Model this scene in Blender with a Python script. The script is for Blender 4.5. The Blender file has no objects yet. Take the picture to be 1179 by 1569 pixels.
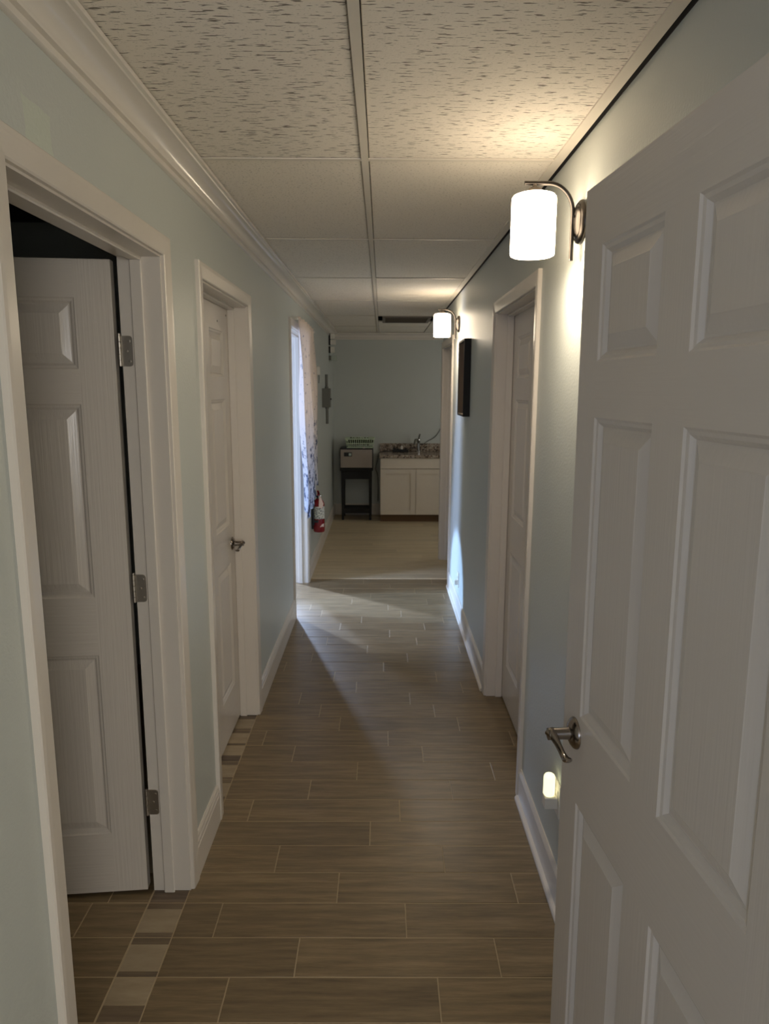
import bpy, math, random
from mathutils import Vector, Matrix
random.seed(7)
S = bpy.context.scene
COL = S.collection

# ------------------------------------------------------------------ camera
CAM_Z = 1.7082
cam_d = bpy.data.cameras.new('camera')
cam = bpy.data.objects.new('camera', cam_d); COL.objects.link(cam)
cam_d.sensor_fit = 'VERTICAL'; cam_d.sensor_height = 36.0
cam_d.lens = 1070.5 / 1569 * 36.0
cam_d.clip_start = 0.02
PITCH, YAW, ROLL = 0.1746, 0.0039, -0.0041
fwd = Vector((math.sin(YAW) * math.cos(PITCH), math.cos(YAW) * math.cos(PITCH), -math.sin(PITCH)))
rgt0 = Vector((math.cos(YAW), -math.sin(YAW), 0)); up0 = rgt0.cross(fwd)
rgt = rgt0 * math.cos(ROLL) - up0 * math.sin(ROLL)
upv = rgt0 * math.sin(ROLL) + up0 * math.cos(ROLL)
R = Matrix((rgt, upv, -fwd)).transposed().to_4x4()
R.translation = Vector((0, 0, CAM_Z)); cam.matrix_world = R
S.camera = cam

# ------------------------------------------------------------------ world, lights, exposure
w = bpy.data.worlds.new('world'); S.world = w; w.use_nodes = True
w.node_tree.nodes['Background'].inputs[0].default_value = (0.5, 0.6, 0.75, 1)
w.node_tree.nodes['Background'].inputs[1].default_value = 0.05
S.view_settings.view_transform = 'Standard'; S.view_settings.look = 'None'
S.view_settings.exposure = 0.70; S.view_settings.gamma = 1.0
S.view_settings.use_curve_mapping = False
S.cycles.use_denoising = True
S.cycles.max_bounces = 10; S.cycles.diffuse_bounces = 7; S.cycles.glossy_bounces = 4
S.cycles.sample_clamp_indirect = 4.0
SHADE_STRENGTH = 9.8

def area_light(name, loc, target, sx, sy, power, color, spread=180):
    d = bpy.data.lights.new(name, 'AREA'); d.shape = 'RECTANGLE'; d.size = sx; d.size_y = sy
    d.energy = power; d.color = color; d.spread = math.radians(spread)
    o = bpy.data.objects.new(name, d); COL.objects.link(o); o.location = loc
    o.rotation_euler = (Vector(target) - Vector(loc)).to_track_quat('-Z', 'Y').to_euler()
    return o
def spot(name, loc, target, angle, blend, power, color, rad):
    d = bpy.data.lights.new(name, 'SPOT'); d.energy = power; d.color = color; d.spot_size = math.radians(angle); d.spot_blend = blend; d.shadow_soft_size = rad
    o = bpy.data.objects.new(name, d); COL.objects.link(o); o.location = loc
    o.rotation_euler = (Vector(target) - Vector(loc)).to_track_quat('-Z', 'Y').to_euler()
    return o
# behind the camera: an added wide fill lamp, then blue daylight from the left
area_light('daylight_fill', (1.05, -2.93, 1.55), (0.2, 1.6, 1.2), 1.3, 1.3, 43, (1.0, 0.97, 0.94))
area_light('daylight_fill', (-1.2, -2.93, 1.5), (0.1, 1.6, 1.2), 0.9, 1.2, 20, (0.58, 0.70, 1.0))
# shafts of daylight from the panes of the side room on the left, and a fill lamp added to brighten its jamb
spot('daylight_shaft', (-1.35, 7.30, 1.05), (-0.30, 4.35, 0.0), 22, 0.7, 230, (0.50, 0.66, 1.0), 0.05)
spot('daylight_shaft', (-3.60, 5.62, 0.80), (0.592, 5.36, 0.14), 13.5, 0.25, 950, (0.38, 0.60, 1.0), 0.05)
spot('daylight_shaft', (-2.45, 7.30, 1.75), (-0.50, 5.40, 0.0), 25, 0.8, 760, (0.50, 0.65, 1.0), 0.07)
area_light('daylight_fill', (-3.63, 4.85, 1.35), (-0.6, 5.6, 0.7), 0.7, 1.0, 125, (0.48, 0.63, 1.0))
# added fill lamp brightening the kitchenette from its unseen right-hand side
area_light('daylight_fill', (2.15, 8.0, 1.5), (0.3, 8.8, 1.0), 0.8, 0.9, 7, (1.0, 0.95, 0.88))

# ------------------------------------------------------------------ materials
def srgb(r, g, b):
    f = lambda c: (c / 255 / 12.92) if c / 255 <= 0.04045 else ((c / 255 + 0.055) / 1.055) ** 2.4
    return (f(r), f(g), f(b), 1)
class NT:
    def __init__(s, name):
        s.m = bpy.data.materials.new(name); s.m.use_nodes = True
        s.t = s.m.node_tree; s.b = s.t.nodes['Principled BSDF']
    def n(s, typ, **kw):
        nd = s.t.nodes.new(typ)
        for k, v in kw.items(): setattr(nd, k, v)
        return nd
    def l(s, a, b): s.t.links.new(a, b)
    def coords(s, scale=(1, 1, 1), rand=0.0):
        tc = s.n('ShaderNodeTexCoord'); mp = s.n('ShaderNodeMapping'); mp.inputs['Scale'].default_value = scale
        s.l(tc.outputs['Object'], mp.inputs['Vector'])
        if rand:
            oi = s.n('ShaderNodeObjectInfo'); mu = s.n('ShaderNodeMath', operation='MULTIPLY'); mu.inputs[1].default_value = rand
            s.l(oi.outputs['Random'], mu.inputs[0]); s.l(mu.outputs[0], mp.inputs['Location'])
        return mp.outputs[0]
    def noise(s, vec, scale, detail=3, rough=0.55):
        nd = s.n('ShaderNodeTexNoise'); nd.inputs['Scale'].default_value = scale; nd.inputs['Detail'].default_value = detail
        nd.inputs['Roughness'].default_value = rough; s.l(vec, nd.inputs['Vector']); return nd.outputs['Fac']
    def ramp(s, fac, stops):
        r = s.n('ShaderNodeValToRGB'); el = r.color_ramp.elements
        while len(el) < len(stops): el.new(0.5)
        for e, (p, c) in zip(el, stops): e.position = p; e.color = c if len(c) == 4 else (*c, 1)
        s.l(fac, r.inputs[0]); return r.outputs[0]
    def mix(s, fac, a, b):
        m = s.n('ShaderNodeMix', data_type='RGBA')
        for sock, v in ((m.inputs[0], fac), (m.inputs[6], a), (m.inputs[7], b)):
            if hasattr(v, 'node'): s.l(v, sock)
            else: sock.default_value = v
        return m.outputs[2]
    def mathn(s, op, a, b=None):
        m = s.n('ShaderNodeMath', operation=op)
        for sock, v in ((m.inputs[0], a), (m.inputs[1], b)):
            if v is None: continue
            if hasattr(v, 'node'): s.l(v, sock)
            else: sock.default_value = v
        return m.outputs[0]
    def bump(s, h, strength, dist=0.001):
        b = s.n('ShaderNodeBump'); b.inputs['Strength'].default_value = strength; b.inputs['Distance'].default_value = dist
        s.l(h, b.inputs['Height']); s.l(b.outputs[0], s.b.inputs['Normal'])
    def base(s, c, rough=0.5, metal=0.0):
        if hasattr(c, 'node'): s.l(c, s.b.inputs['Base Color'])
        else: s.b.inputs['Base Color'].default_value = c
        s.b.inputs['Roughness'].default_value = rough; s.b.inputs['Metallic'].default_value = metal
        return s.m
def plain(name, c, rough=0.5, metal=0.0, var=0.06, sc=30):
    n = NT(name); v = n.coords()
    f = n.noise(v, sc)
    d = tuple(x * (1 - var) for x in c[:3]) + (1,)
    return n.base(n.mix(f, c, d), rough, metal)

WALL_C = srgb(193, 198, 193)
def wall_mat(name, patch=False):
    n = NT(name); v = n.coords()
    c = n.mix(n.noise(v, 2.5), WALL_C, srgb(187, 192, 187))
    if patch:   # touch-up paint, a shade lighter, above the first doorway
        sp = n.n('ShaderNodeSeparateXYZ'); n.l(v, sp.inputs[0])
        wob = n.mathn('MULTIPLY', n.noise(v, 12), 0.05)
        a = n.mathn('LESS_THAN', n.mathn('ABSOLUTE', n.mathn('SUBTRACT', n.mathn('ADD', sp.outputs[1], wob), 1.458)), 0.055)
        b = n.mathn('LESS_THAN', n.mathn('SUBTRACT', sp.outputs[2], wob), 2.205)
        c = n.mix(n.mathn('MULTIPLY', a, b), c, srgb(196, 204, 192))
    n.bump(n.noise(v, 120, 2), 0.5, 0.0018)
    return n.base(c, 0.42)
M = {}
M['wall'] = wall_mat('pale_blue_green_wall_paint')
M['wall_l'] = wall_mat('pale_blue_green_wall_paint_touched_up', True)
M['dark'] = plain('dark_void_shade', (0.10, 0.10, 0.10, 1), 0.9)  # dark grey stands in for the unlit space above the grid
M['black'] = plain('black_gap', (0.01, 0.01, 0.01, 1), 0.9)

def white_paint(name, c, rough, grain=None, wear=0.0):
    n = NT(name); v = n.coords()
    col = n.mix(n.noise(v, 4), c, tuple(x * 0.95 for x in c[:3]) + (1,))
    n.base(col, rough)
    if grain:
        gs = 0.55 if 'deep' in name else 0.22
        vv = n.coords(grain); n.bump(n.noise(vv, 1.0, 2, 0.5), gs, 0.0022)
    elif wear:
        n.bump(n.noise(v, 45, 3), wear, 0.002)
    return n.m
WHITE = srgb(214, 207, 197)
M['trim'] = white_paint('white_gloss_trim_paint', WHITE, 0.28, None, 0.18)
M['crown'] = white_paint('white_gloss_crown_paint', srgb(224, 218, 208), 0.16, None, 0.2)
M['door_v'] = white_paint('white_door_paint_upright_grain', WHITE, 0.26, (130, 130, 3.5))
M['door_h'] = white_paint('white_door_paint_level_grain', WHITE, 0.26, (3.5, 3.5, 130))
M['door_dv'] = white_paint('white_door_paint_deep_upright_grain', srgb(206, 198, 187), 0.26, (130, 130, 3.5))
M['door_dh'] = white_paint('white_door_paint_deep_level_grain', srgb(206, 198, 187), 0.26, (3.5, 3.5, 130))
M['grout'] = plain('light_tan_grout', srgb(172, 155, 126), 0.9)

def wood_tile(name, c1, c2, c3, rough, rand=40.0, gx=2.2, gy=26):
    n = NT(name); v = n.coords((gx, gy, 1), rand)
    f = n.noise(v, 1.8, 8, 0.68)
    c = n.ramp(f, [(0.25, c1), (0.5, c2), (0.78, c3)])
    oi = n.n('ShaderNodeObjectInfo')
    h = n.n('ShaderNodeHueSaturation'); n.l(c, h.inputs['Color'])
    n.l(n.mathn('ADD', n.mathn('MULTIPLY', oi.outputs['Random'], 0.22), 0.89), h.inputs['Value'])
    n.bump(f, 0.22, 0.0012)
    return n.base(h.outputs[0], rough)
M['tile'] = wood_tile('brown_wood_look_porcelain', srgb(88, 75, 55), srgb(119, 102, 76), srgb(147, 129, 99), 0.36)
M['vinyl'] = wood_tile('pale_oak_vinyl_plank', srgb(156, 142, 116), srgb(184, 169, 140), srgb(204, 190, 162), 0.42, gx=1.5, gy=30)
M['accent_l'] = wood_tile('pale_grey_accent_tile', srgb(136, 121, 98), srgb(154, 139, 115), srgb(172, 158, 134), 0.4, gy=10)
M['accent_m'] = wood_tile('mid_brown_accent_tile', srgb(92, 78, 62), srgb(112, 97, 78), srgb(128, 112, 91), 0.4)
M['accent_d'] = wood_tile('dark_streaked_accent_tile', srgb(58, 48, 40), srgb(96, 82, 68), srgb(132, 116, 98), 0.4, gy=40)

def ceiling_tile_mat(name, fissured):
    n = NT(name); c0 = srgb(238, 231, 219); c1 = srgb(96, 84, 70)
    if fissured:
        v = n.coords((27, 165, 60), 20.0); f1 = n.noise(v, 1.0, 2, 0.5)
        v2 = n.coords((170, 230, 120), 20.0); f2 = n.noise(v2, 1.0, 2, 0.5)
        m = n.mathn('MAXIMUM', n.ramp(f1, [(0.60, (0, 0, 0)), (0.65, (.8, .8, .8))]), n.ramp(f2, [(0.62, (0, 0, 0)), (0.74, (.45, .45, .45))]))
    else:
        v2 = n.coords((130, 170, 120), 20.0); f2 = n.noise(v2, 1.0, 2, 0.5)
        m = n.mathn('MAXIMUM', n.ramp(f2, [(0.60, (0, 0, 0)), (0.72, (.6, .6, .6))]), 0.0)
    col = n.mix(m, c0, c1)
    h = n.mathn('SUBTRACT', n.mathn('MULTIPLY', n.noise(n.coords((1, 1, 1)), 120, 3), 0.5), m)
    n.bump(h, 0.55, 0.003)
    return n.base(col, 0.9)
M['tile_f'] = ceiling_tile_mat('fissured_mineral_fibre', True)
M['tile_p'] = ceiling_tile_mat('pinholed_mineral_fibre', False)
M['tee'] = plain('cream_ceiling_grid_enamel', srgb(226, 219, 206), 0.5)
M['nickel'] = plain('brushed_nickel', (0.30, 0.265, 0.235, 1), 0.2, 1.0, 0.1, 80)
M['bronze'] = plain('dark_brushed_nickel', (0.07, 0.062, 0.055, 1), 0.3, 1.0, 0.1, 80)
M['steel'] = plain('grey_steel_enamel', srgb(108, 108, 100), 0.5, 0.2)
M['grille'] = plain('brown_grey_grille_enamel', srgb(112, 104, 94), 0.5)
M['black_wood'] = plain('black_painted_wood', (0.006, 0.0055, 0.0055, 1), 0.7)
M['black_plastic'] = plain('black_plastic', (0.008, 0.008, 0.0085, 1), 0.55)
M['brown_mat'] = plain('olive_brown_mount_board', srgb(128, 108, 72), 0.8)
M['liner'] = plain('taupe_frame_lining', srgb(140, 122, 104), 0.7)
M['white_plastic'] = plain('white_plastic', srgb(226, 222, 212), 0.4)
M['clear_plastic'] = plain('milky_plastic', srgb(176, 186, 176), 0.3)
M['cab'] = plain('white_cabinet_lacquer', srgb(216, 206, 190), 0.4)
M['toe'] = plain('brown_toe_kick_board', srgb(112, 86, 58), 0.7)
M['safe'] = plain('taupe_grey_metal_front', srgb(150, 138, 126), 0.38, 0.3)
M['basket'] = plain('pale_green_plastic', srgb(206, 222, 194), 0.4)
M['leafgreen'] = plain('dark_green_cloth', (0.03, 0.045, 0.02, 1), 0.8)
M['red'] = plain('red_gloss_enamel', (0.22, 0.010, 0.014, 1), 0.25)
M['tag'] = plain('pale_pink_paper_tag', srgb(232, 208, 196), 0.8)
M['hinge'] = plain('satin_nickel_hinge', (0.50, 0.46, 0.40, 1), 0.42, 1.0, 0.1, 80)
M['holder'] = plain('taupe_lamp_cap', srgb(104, 92, 78), 0.5)
M['chrome'] = plain('chrome', (0.6, 0.6, 0.6, 1), 0.12, 1.0)

def granite():
    n = NT('speckled_granite'); v = n.coords()
    vo = n.n('ShaderNodeTexVoronoi'); vo.inputs['Scale'].default_value = 55; n.l(v, vo.inputs['Vector'])
    sp = n.n('ShaderNodeSeparateColor'); n.l(vo.outputs['Color'], sp.inputs[0])
    c = n.ramp(sp.outputs[0], [(0.0, srgb(74, 62, 54)), (0.2, srgb(122, 104, 88)), (0.45, srgb(152, 138, 122)), (0.8, srgb(176, 166, 152))])
    n.t.nodes[-1].color_ramp.interpolation = 'CONSTANT'
    return n.base(c, 0.2)
M['granite'] = granite()
def label_mat():
    n = NT('white_instruction_label'); v = n.coords((1, 1, 1))
    f = n.noise(n.coords((90, 90, 130)), 1.0, 2)
    return n.base(n.ramp(f, [(0.40, srgb(60, 66, 62)), (0.50, srgb(214, 214, 202))]), 0.5)
M['label'] = label_mat()
def curtain_mat():
    n = NT('white_curtain_with_blue_leaf_print'); v = n.coords()
    sp = n.n('ShaderNodeSeparateXYZ'); n.l(v, sp.inputs[0])
    f = n.noise(n.coords((20, 20, 9)), 1.5, 6, 0.75)
    # print: blue-grey leaves, dense towards the hem, thin twigs higher up
    low = n.n('ShaderNodeMapRange'); low.inputs[1].default_value = 1.55; low.inputs[2].default_value = 0.75
    n.l(sp.outputs[2], low.inputs[0])
    bias = n.mathn('ADD', f, n.mathn('MULTIPLY', low.outputs[0], 0.115))
    leaf = n.ramp(bias, [(0.60, (0, 0, 0)), (0.63, (1, 1, 1))])
    base = n.mix(low.outputs[0], srgb(236, 224, 214), srgb(206, 212, 226))  # lamp-warm top and daylight-blue hem are tinted into the cloth colour
    c = n.mix(leaf, base, srgb(84, 96, 124))
    tw = n.ramp(n.noise(n.coords((20, 20, 26)), 1.6, 3), [(0.70, (0, 0, 0)), (0.72, (1, 1, 1))])
    c = n.mix(tw, c, srgb(58, 60, 70))
    m = n.base(c, 0.9)
    tr = n.n('ShaderNodeBsdfTranslucent'); n.l(c, tr.inputs['Color'])
    mx = n.n('ShaderNodeMixShader'); mx.inputs[0].default_value = 0.35
    n.l(n.b.outputs[0], mx.inputs[1]); n.l(tr.outputs[0], mx.inputs[2])
    n.l(mx.outputs[0], n.t.nodes['Material Output'].inputs['Surface'])
    return m
M['curtain'] = curtain_mat()
def emit(name, c, strength, base=(0.9, 0.9, 0.88, 1)):
    n = NT(name); n.base(base, 0.3)
    n.b.inputs['Emission Color'].default_value = (*c, 1); n.b.inputs['Emission Strength'].default_value = strength
    return n.m
M['shade'] = emit('lit_opal_glass', (1.0, 0.81, 0.58), SHADE_STRENGTH)
M['night'] = emit('lit_night_light_lens', (1.0, 0.93, 0.52), 0.85)

# ------------------------------------------------------------------ mesh helpers
class MB:
    def __init__(s): s.v = []; s.f = []; s.mi = []
    def add(s, vs, fs, mi=0):
        o = len(s.v); s.v += [tuple(x) for x in vs]; s.f += [tuple(i + o for i in f) for f in fs]; s.mi += [mi] * len(fs); return s
    def box(s, x0, x1, y0, y1, z0, z1, mi=0):
        vs = [(x, y, z) for z in (z0, z1) for y in (y0, y1) for x in (x0, x1)]
        return s.add(vs, [(0, 2, 3, 1), (4, 5, 7, 6), (0, 1, 5, 4), (2, 6, 7, 3), (0, 4, 6, 2), (1, 3, 7, 5)], mi)
    def cbox(s, x0, x1, y0, y1, z0, z1, c, mi=0):      # box with chamfered edges round the top and bottom
        vs = []
        for (k, z) in ((c, z0), (0, z0 + c), (0, z1 - c), (c, z1)):
            vs += [(x0 + k, y0 + k, z), (x1 - k, y0 + k, z), (x1 - k, y1 - k, z), (x0 + k, y1 - k, z)]
        fs = [(3, 2, 1, 0), (12, 13, 14, 15)]
        for r in range(3):
            for i in range(4): fs.append((r * 4 + i, r * 4 + (i + 1) % 4, r * 4 + 4 + (i + 1) % 4, r * 4 + 4 + i))
        return s.add(vs, fs, mi)
    def tube(s, pts, rad, seg=12, caps=True, mi=0):
        P = [Vector(p) for p in pts]; n = len(P)
        rad = rad if isinstance(rad, (list, tuple)) else [rad] * n
        T = [(P[min(i + 1, n - 1)] - P[max(i - 1, 0)]).normalized() for i in range(n)]
        ref = Vector((0, 0, 1)) if abs(T[0].z) < 0.9 else Vector((1, 0, 0))
        U = T[0].cross(ref).normalized(); vs = []
        for i in range(n):
            U = (U - T[i] * U.dot(T[i])).normalized(); W = T[i].cross(U)
            r = rad[i]; ru, rw = (r if isinstance(r, tuple) else (r, r))
            for k in range(seg):
                a = 2 * math.pi * k / seg; vs.append(P[i] + U * math.cos(a) * ru + W * math.sin(a) * rw)
        fs = [(i * seg + k, i * seg + (k + 1) % seg, (i + 1) * seg + (k + 1) % seg, (i + 1) * seg + k) for i in range(n - 1) for k in range(seg)]
        if caps: fs += [tuple(range(seg - 1, -1, -1)), tuple((n - 1) * seg + k for k in range(seg))]
        return s.add(vs, fs, mi)
    def lathe(s, prof, seg=32, origin=(0, 0, 0), axis='z', mi=0):   # prof: (radius, height)
        vs = []; ox, oy, oz = origin
        for r, h in prof:
            for k in range(seg):
                a = 2 * math.pi * k / seg; c, q = r * math.cos(a), r * math.sin(a)
                p = {'z': (c, q, h), 'x': (h, c, q), 'y': (q, h, c)}[axis]
                vs.append((p[0] + ox, p[1] + oy, p[2] + oz))
        n = len(prof)
        fs = [(i * seg + k, i * seg + (k + 1) % seg, (i + 1) * seg + (k + 1) % seg, (i + 1) * seg + k) for i in range(n - 1) for k in range(seg)]
        fs += [tuple(range(seg - 1, -1, -1)), tuple((n - 1) * seg + k for k in range(seg))]
        return s.add(vs, fs, mi)
    def extrude(s, prof, a, b, place, mi=0):            # closed 2-D profile swept from a to b; place(p, q, t) -> xyz
        n = len(prof)
        vs = [place(p, q, t) for t in (a, b) for p, q in prof]
        fs = [(i, (i + 1) % n, n + (i + 1) % n, n + i) for i in range(n)] + [tuple(range(n - 1, -1, -1)), tuple(range(n, 2 * n))]
        return s.add(vs, fs, mi)
    def build(s, name, mat, parent=None, smooth=False, loc=None):
        me = bpy.data.meshes.new(name); me.from_pydata(s.v, [], s.f)
        for m in (mat if isinstance(mat, (list, tuple)) else [mat]): me.materials.append(m)
        if len(me.materials) > 1: me.polygons.foreach_set('material_index', s.mi)
        import bmesh
        bm = bmesh.new(); bm.from_mesh(me); bmesh.ops.recalc_face_normals(bm, faces=bm.faces); bm.to_mesh(me); bm.free()
        if smooth:
            me.polygons.foreach_set('use_smooth', [True] * len(me.polygons))
            me.set_sharp_from_angle(angle=math.radians(38))
        o = bpy.data.objects.new(name, me); COL.objects.link(o)
        if parent: o.parent = parent
        if loc: o.location = loc
        return o
def tag(o, label=None, cat=None, group=None, kind=None):
    if label: o['label'] = label
    if cat: o['category'] = cat
    if group: o['group'] = group
    if kind: o['kind'] = kind
    return o
def empty(name, loc=(0, 0, 0), rz=0.0):
    o = bpy.data.objects.new(name, None); COL.objects.link(o); o.location = loc; o.rotation_euler = (0, 0, rz)
    o.empty_display_size = 0.1; return o
def clone(o, parent=None):
    c = o.copy(); COL.objects.link(c); c.parent = parent
    for ch in list(o.children): clone(ch, c)
    return c

# ------------------------------------------------------------------ the shell
XL, XR = -0.655, 0.592           # wall faces of the corridor
TH = 0.125                       # wall thickness
ZC = 2.43                        # underside of the ceiling grid
ZT = 2.62                        # walls run on above the grid
YF = 9.47                        # far wall
FLOORS = (-2.5, YF + 0.15)
HEAD = 2.087
# door openings: near jamb, far jamb, head
D1 = (1.285, 2.150, HEAD); D2 = (2.610, 3.465, HEAD); D3 = (5.085, 6.030, 2.135)
DA = (2.763, 3.705, HEAD); DB = (5.985, 6.895, HEAD)
J = 0.02                         # jamb board thickness

def wall_with_doors(name, xa, xb, y0, y1, doors, mat):
    m = MB(); y = y0
    for a, b, h in doors:
        m.box(xa, xb, y, a - J, 0, ZT); m.box(xa, xb, a - J, b + J, h + J, ZT); y = b + J
    m.box(xa, xb, y, y1, 0, ZT)
    return tag(m.build(name, mat), kind='structure')
tag(wall_with_doors('wall_left', XL - TH, XL, 0.45, YF, [D1, D2, D3], M['wall_l']), 'pale blue-green corridor wall with three doorways under crown moulding', 'wall')
tag(wall_with_doors('wall_right', XR, XR + TH, 0.60, DB[1] + 0.075, [DA, DB], M['wall']), 'pale blue-green corridor wall carrying the two lit lamps', 'wall')
tag(MB().box(XL - TH, 2.3, YF, YF + 0.12, 0, ZT).build('wall_far', M['wall']), 'shaded grey-green wall behind the sink cabinet', 'wall', kind='structure')
# rooms beyond the doorways and behind the camera
sr = MB()
sr.box(-2.4, XL - TH, 4.15, 4.25, 0, ZT); sr.box(-2.4, XL - TH, 0.65, 0.75, 0, ZT); sr.box(-2.5, -2.4, 0.65, 4.25, 0, ZT)
tag(sr.build('wall_side_room', M['wall']), 'unlit walls of the dark room behind the open white door', 'wall', kind='structure')
sr = MB(); sr.box(-3.8, -3.7, 4.15, 7.5, 0, ZT); sr.box(-3.8, -2.4, 4.15, 4.25, 0, ZT); sr.box(-3.8, XL - TH, 7.4, 7.5, 0, ZT)
tag(sr.build('wall_daylit_room', M['wall']), 'walls of the daylit room behind the curtain', 'wall', kind='structure')
sr = MB(); sr.box(XR + TH, 2.3, 6.87, 6.97, 0, ZT); sr.box(2.2, 2.3, 0.6, YF, 0, ZT); sr.box(0.5, 2.3, 0.5, 0.6, 0, ZT)
tag(sr.build('wall_right_room', M['wall']), 'walls of the rooms behind the right doorways', 'wall', kind='structure')
sr = MB(); sr.box(-2.2, 2.3, -3.1, -3.0, 0, ZT); sr.box(-2.3, -2.2, -3.1, 0.55, 0, ZT); sr.box(2.2, 2.3, -3.1, 0.5, 0, ZT); sr.box(-2.3, XL, 0.45, 0.55, 0, ZT)
tag(sr.build('wall_back', M['wall']), 'walls of the entrance room behind the viewpoint', 'wall', kind='structure')
def window(name, c, ax, wd, ht, label):
    m = MB(); x, y, z = c; t = 0.05; d = 0.03
    def bx(a0, a1, z0, z1):
        if ax == 'x': m.box(x + a0, x + a1, y - d, y + d, z + z0, z + z1)
        else: m.box(x - d, x + d, y + a0, y + a1, z + z0, z + z1)
    bx(-wd / 2 - t, -wd / 2, -ht / 2 - t, ht / 2 + t); bx(wd / 2, wd / 2 + t, -ht / 2 - t, ht / 2 + t)
    bx(-wd / 2, wd / 2, ht / 2, ht / 2 + t); bx(-wd / 2, wd / 2, -ht / 2 - t, -ht / 2)
    return tag(m.build(name, M['trim']), label, 'window', kind='structure')
window('fill_window_1', (1.05, -2.97, 1.55), 'x', 1.3, 1.3, 'wide white frame added round the fill lamp in the entrance room')  # unseen, added to go with the wide fill lamp
window('window_6', (-1.2, -2.97, 1.5), 'x', 0.9, 1.2, 'narrow white window frame in the entrance room')
window('window_2', (-1.30, 7.37, 1.0), 'x', 0.2, 0.26, 'small white pane frame nearest the curtain wall')
window('window_3', (-2.45, 7.37, 1.75), 'x', 0.3, 0.3, 'white pane frame high in the daylit room')
window('window_4', (-3.67, 5.62, 0.85), 'y', 0.24, 0.3, 'white pane frame facing the curtained doorway')
window('fill_window_7', (-3.67, 4.85, 1.35), 'y', 0.7, 1.0, 'white frame added round the jamb fill lamp of the daylit room')  # unseen, added to go with the jamb fill lamp
window('fill_window_5', (2.18, 8.0, 1.5), 'y', 0.9, 1.0, 'white frame added round the fill lamp right of the kitchenette')  # unseen, added to go with the kitchenette fill lamp

# ------------------------------------------------------------------ floor
floor = tag(MB().box(-3.9, 2.4, -3.2, YF + 0.15, -0.06, -0.0012).build('floor', M['grout']), 'brown wood-look tile floor with light grout joints', 'floor', kind='structure')
G = 0.0030
def tile(x0, x1, y0, y1, mat, name='floor_tile', z=0.0):
    if x1 - x0 < 0.012: return
    cx, cy = (x0 + x1) / 2, (y0 + y1) / 2; hx, hy = (x1 - x0 - G) / 2, (y1 - y0 - G) / 2
    zz = z + random.uniform(-0.0006, 0.0002)
    m = MB().cbox(-hx, hx, -hy, hy, -0.012, zz, 0.0012)
    return m.build(name, mat, floor, loc=(cx, cy, 0))
PIT = 0.1507; Y0 = 1.79; LEN = 0.614
joint = {-1: .169, 0: .359, 1: .083, 2: .466, 3: .232, 4: .572, 5: .078, 6: .305, 7: .506, 8: .198, 9: .035, 10: .40, 11: .285, 12: .16,
         13: .469, 14: .331, 15: .014, 16: .167, 17: .52, 18: .242, 19: .057, 20: .313, 21: .463, 22: .15, 23: .05, 24: .37, 25: .521, 26: .285, 27: .073, 28: .449}
YEND = 6.17
for k in range(-7, 30):
    ya, yb = Y0 + k * PIT, min(Y0 + (k + 1) * PIT, YEND)
    if yb - ya < 0.03: continue
    mid = (ya + yb) / 2
    xl, xr = XL - 0.004, XR
    if D3[0] < mid < D3[1]: xl = XL - TH
    if DA[0] - .05 < mid < DA[1] or mid > DB[0] - .02: xr = XR + TH
    o = joint.get(k, random.uniform(0, LEN)); xs = [xl]
    x = o - LEN * 3
    while x < xr - 0.02:
        if x > xl + 0.02: xs.append(x)
        x += LEN
    xs.append(xr)
    for a, b in zip(xs, xs[1:]): tile(a, b, ya, yb, M['tile'])
    # planks of the dark room and the striped accent tiles in the two left doorways
    if D1[0] - .2 < mid < D1[1] + .1:
        tile(-1.75, -1.02 + .05 * (k % 3), ya, yb, M['tile']); tile(-1.02 + .05 * (k % 3), -0.782, ya, yb, M['tile'])
    for D in (D1, D2):
        if D[0] - .1 < mid < D[1] + .1:
            xa = XL - TH
            lo, hi = max(ya, D[0] - 0.02), min(yb, D[1] + 0.02)
            if hi - lo < 0.02: continue
            if hi - lo > 0.12 and k % 3 != 2:
                tile(xa, xl, lo, lo + 0.022, M['accent_m'], 'accent_tile'); tile(xa, xl, lo + 0.019, hi - 0.026, M['accent_l'], 'accent_tile')
                tile(xa, xl, hi - 0.029, hi, M['accent_m'], 'accent_tile')
            elif hi - lo > 0.12 and D is D2:
                tile(xa, xl, lo, lo + 0.06, M['accent_d'], 'accent_tile'); tile(xa, xl, lo + 0.057, hi, M['accent_l'], 'accent_tile')
            elif k == -1:
                tile(xa, xl, lo, lo + 0.056, M['accent_m'], 'accent_tile'); tile(xa, xl, lo + 0.053, hi, M['accent_l'], 'accent_tile')
            else:
                tile(xa, xl, lo, hi, M['accent_d'], 'accent_tile')
m = MB().cbox(XL - 0.004, XR + TH, YEND + 0.002, YEND + 0.035, -0.01, 0.004, 0.002)
tag(m.build('transition_strip', M['vinyl'], floor), 'pale strip between dark tile and pale planks')
VP = 0.13; y = YEND + 0.035; k = 0
while y < YF - 0.01:
    yb = min(y + VP, YF); xl = XL - 0.004; xr = XR + TH if y < 6.9 else 2.0
    x = -1.2 + (k * 0.47) % 1.2; xs = [xl]
    while x < xr - 0.05:
        if x > xl + 0.05: xs.append(x)
        x += 1.2
    xs.append(xr); G = 0.0012
    for a, b in zip(xs, xs[1:]): tile(a, b, y, yb, M['vinyl'], 'vinyl_plank', 0.001)
    y = yb; k += 1

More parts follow.
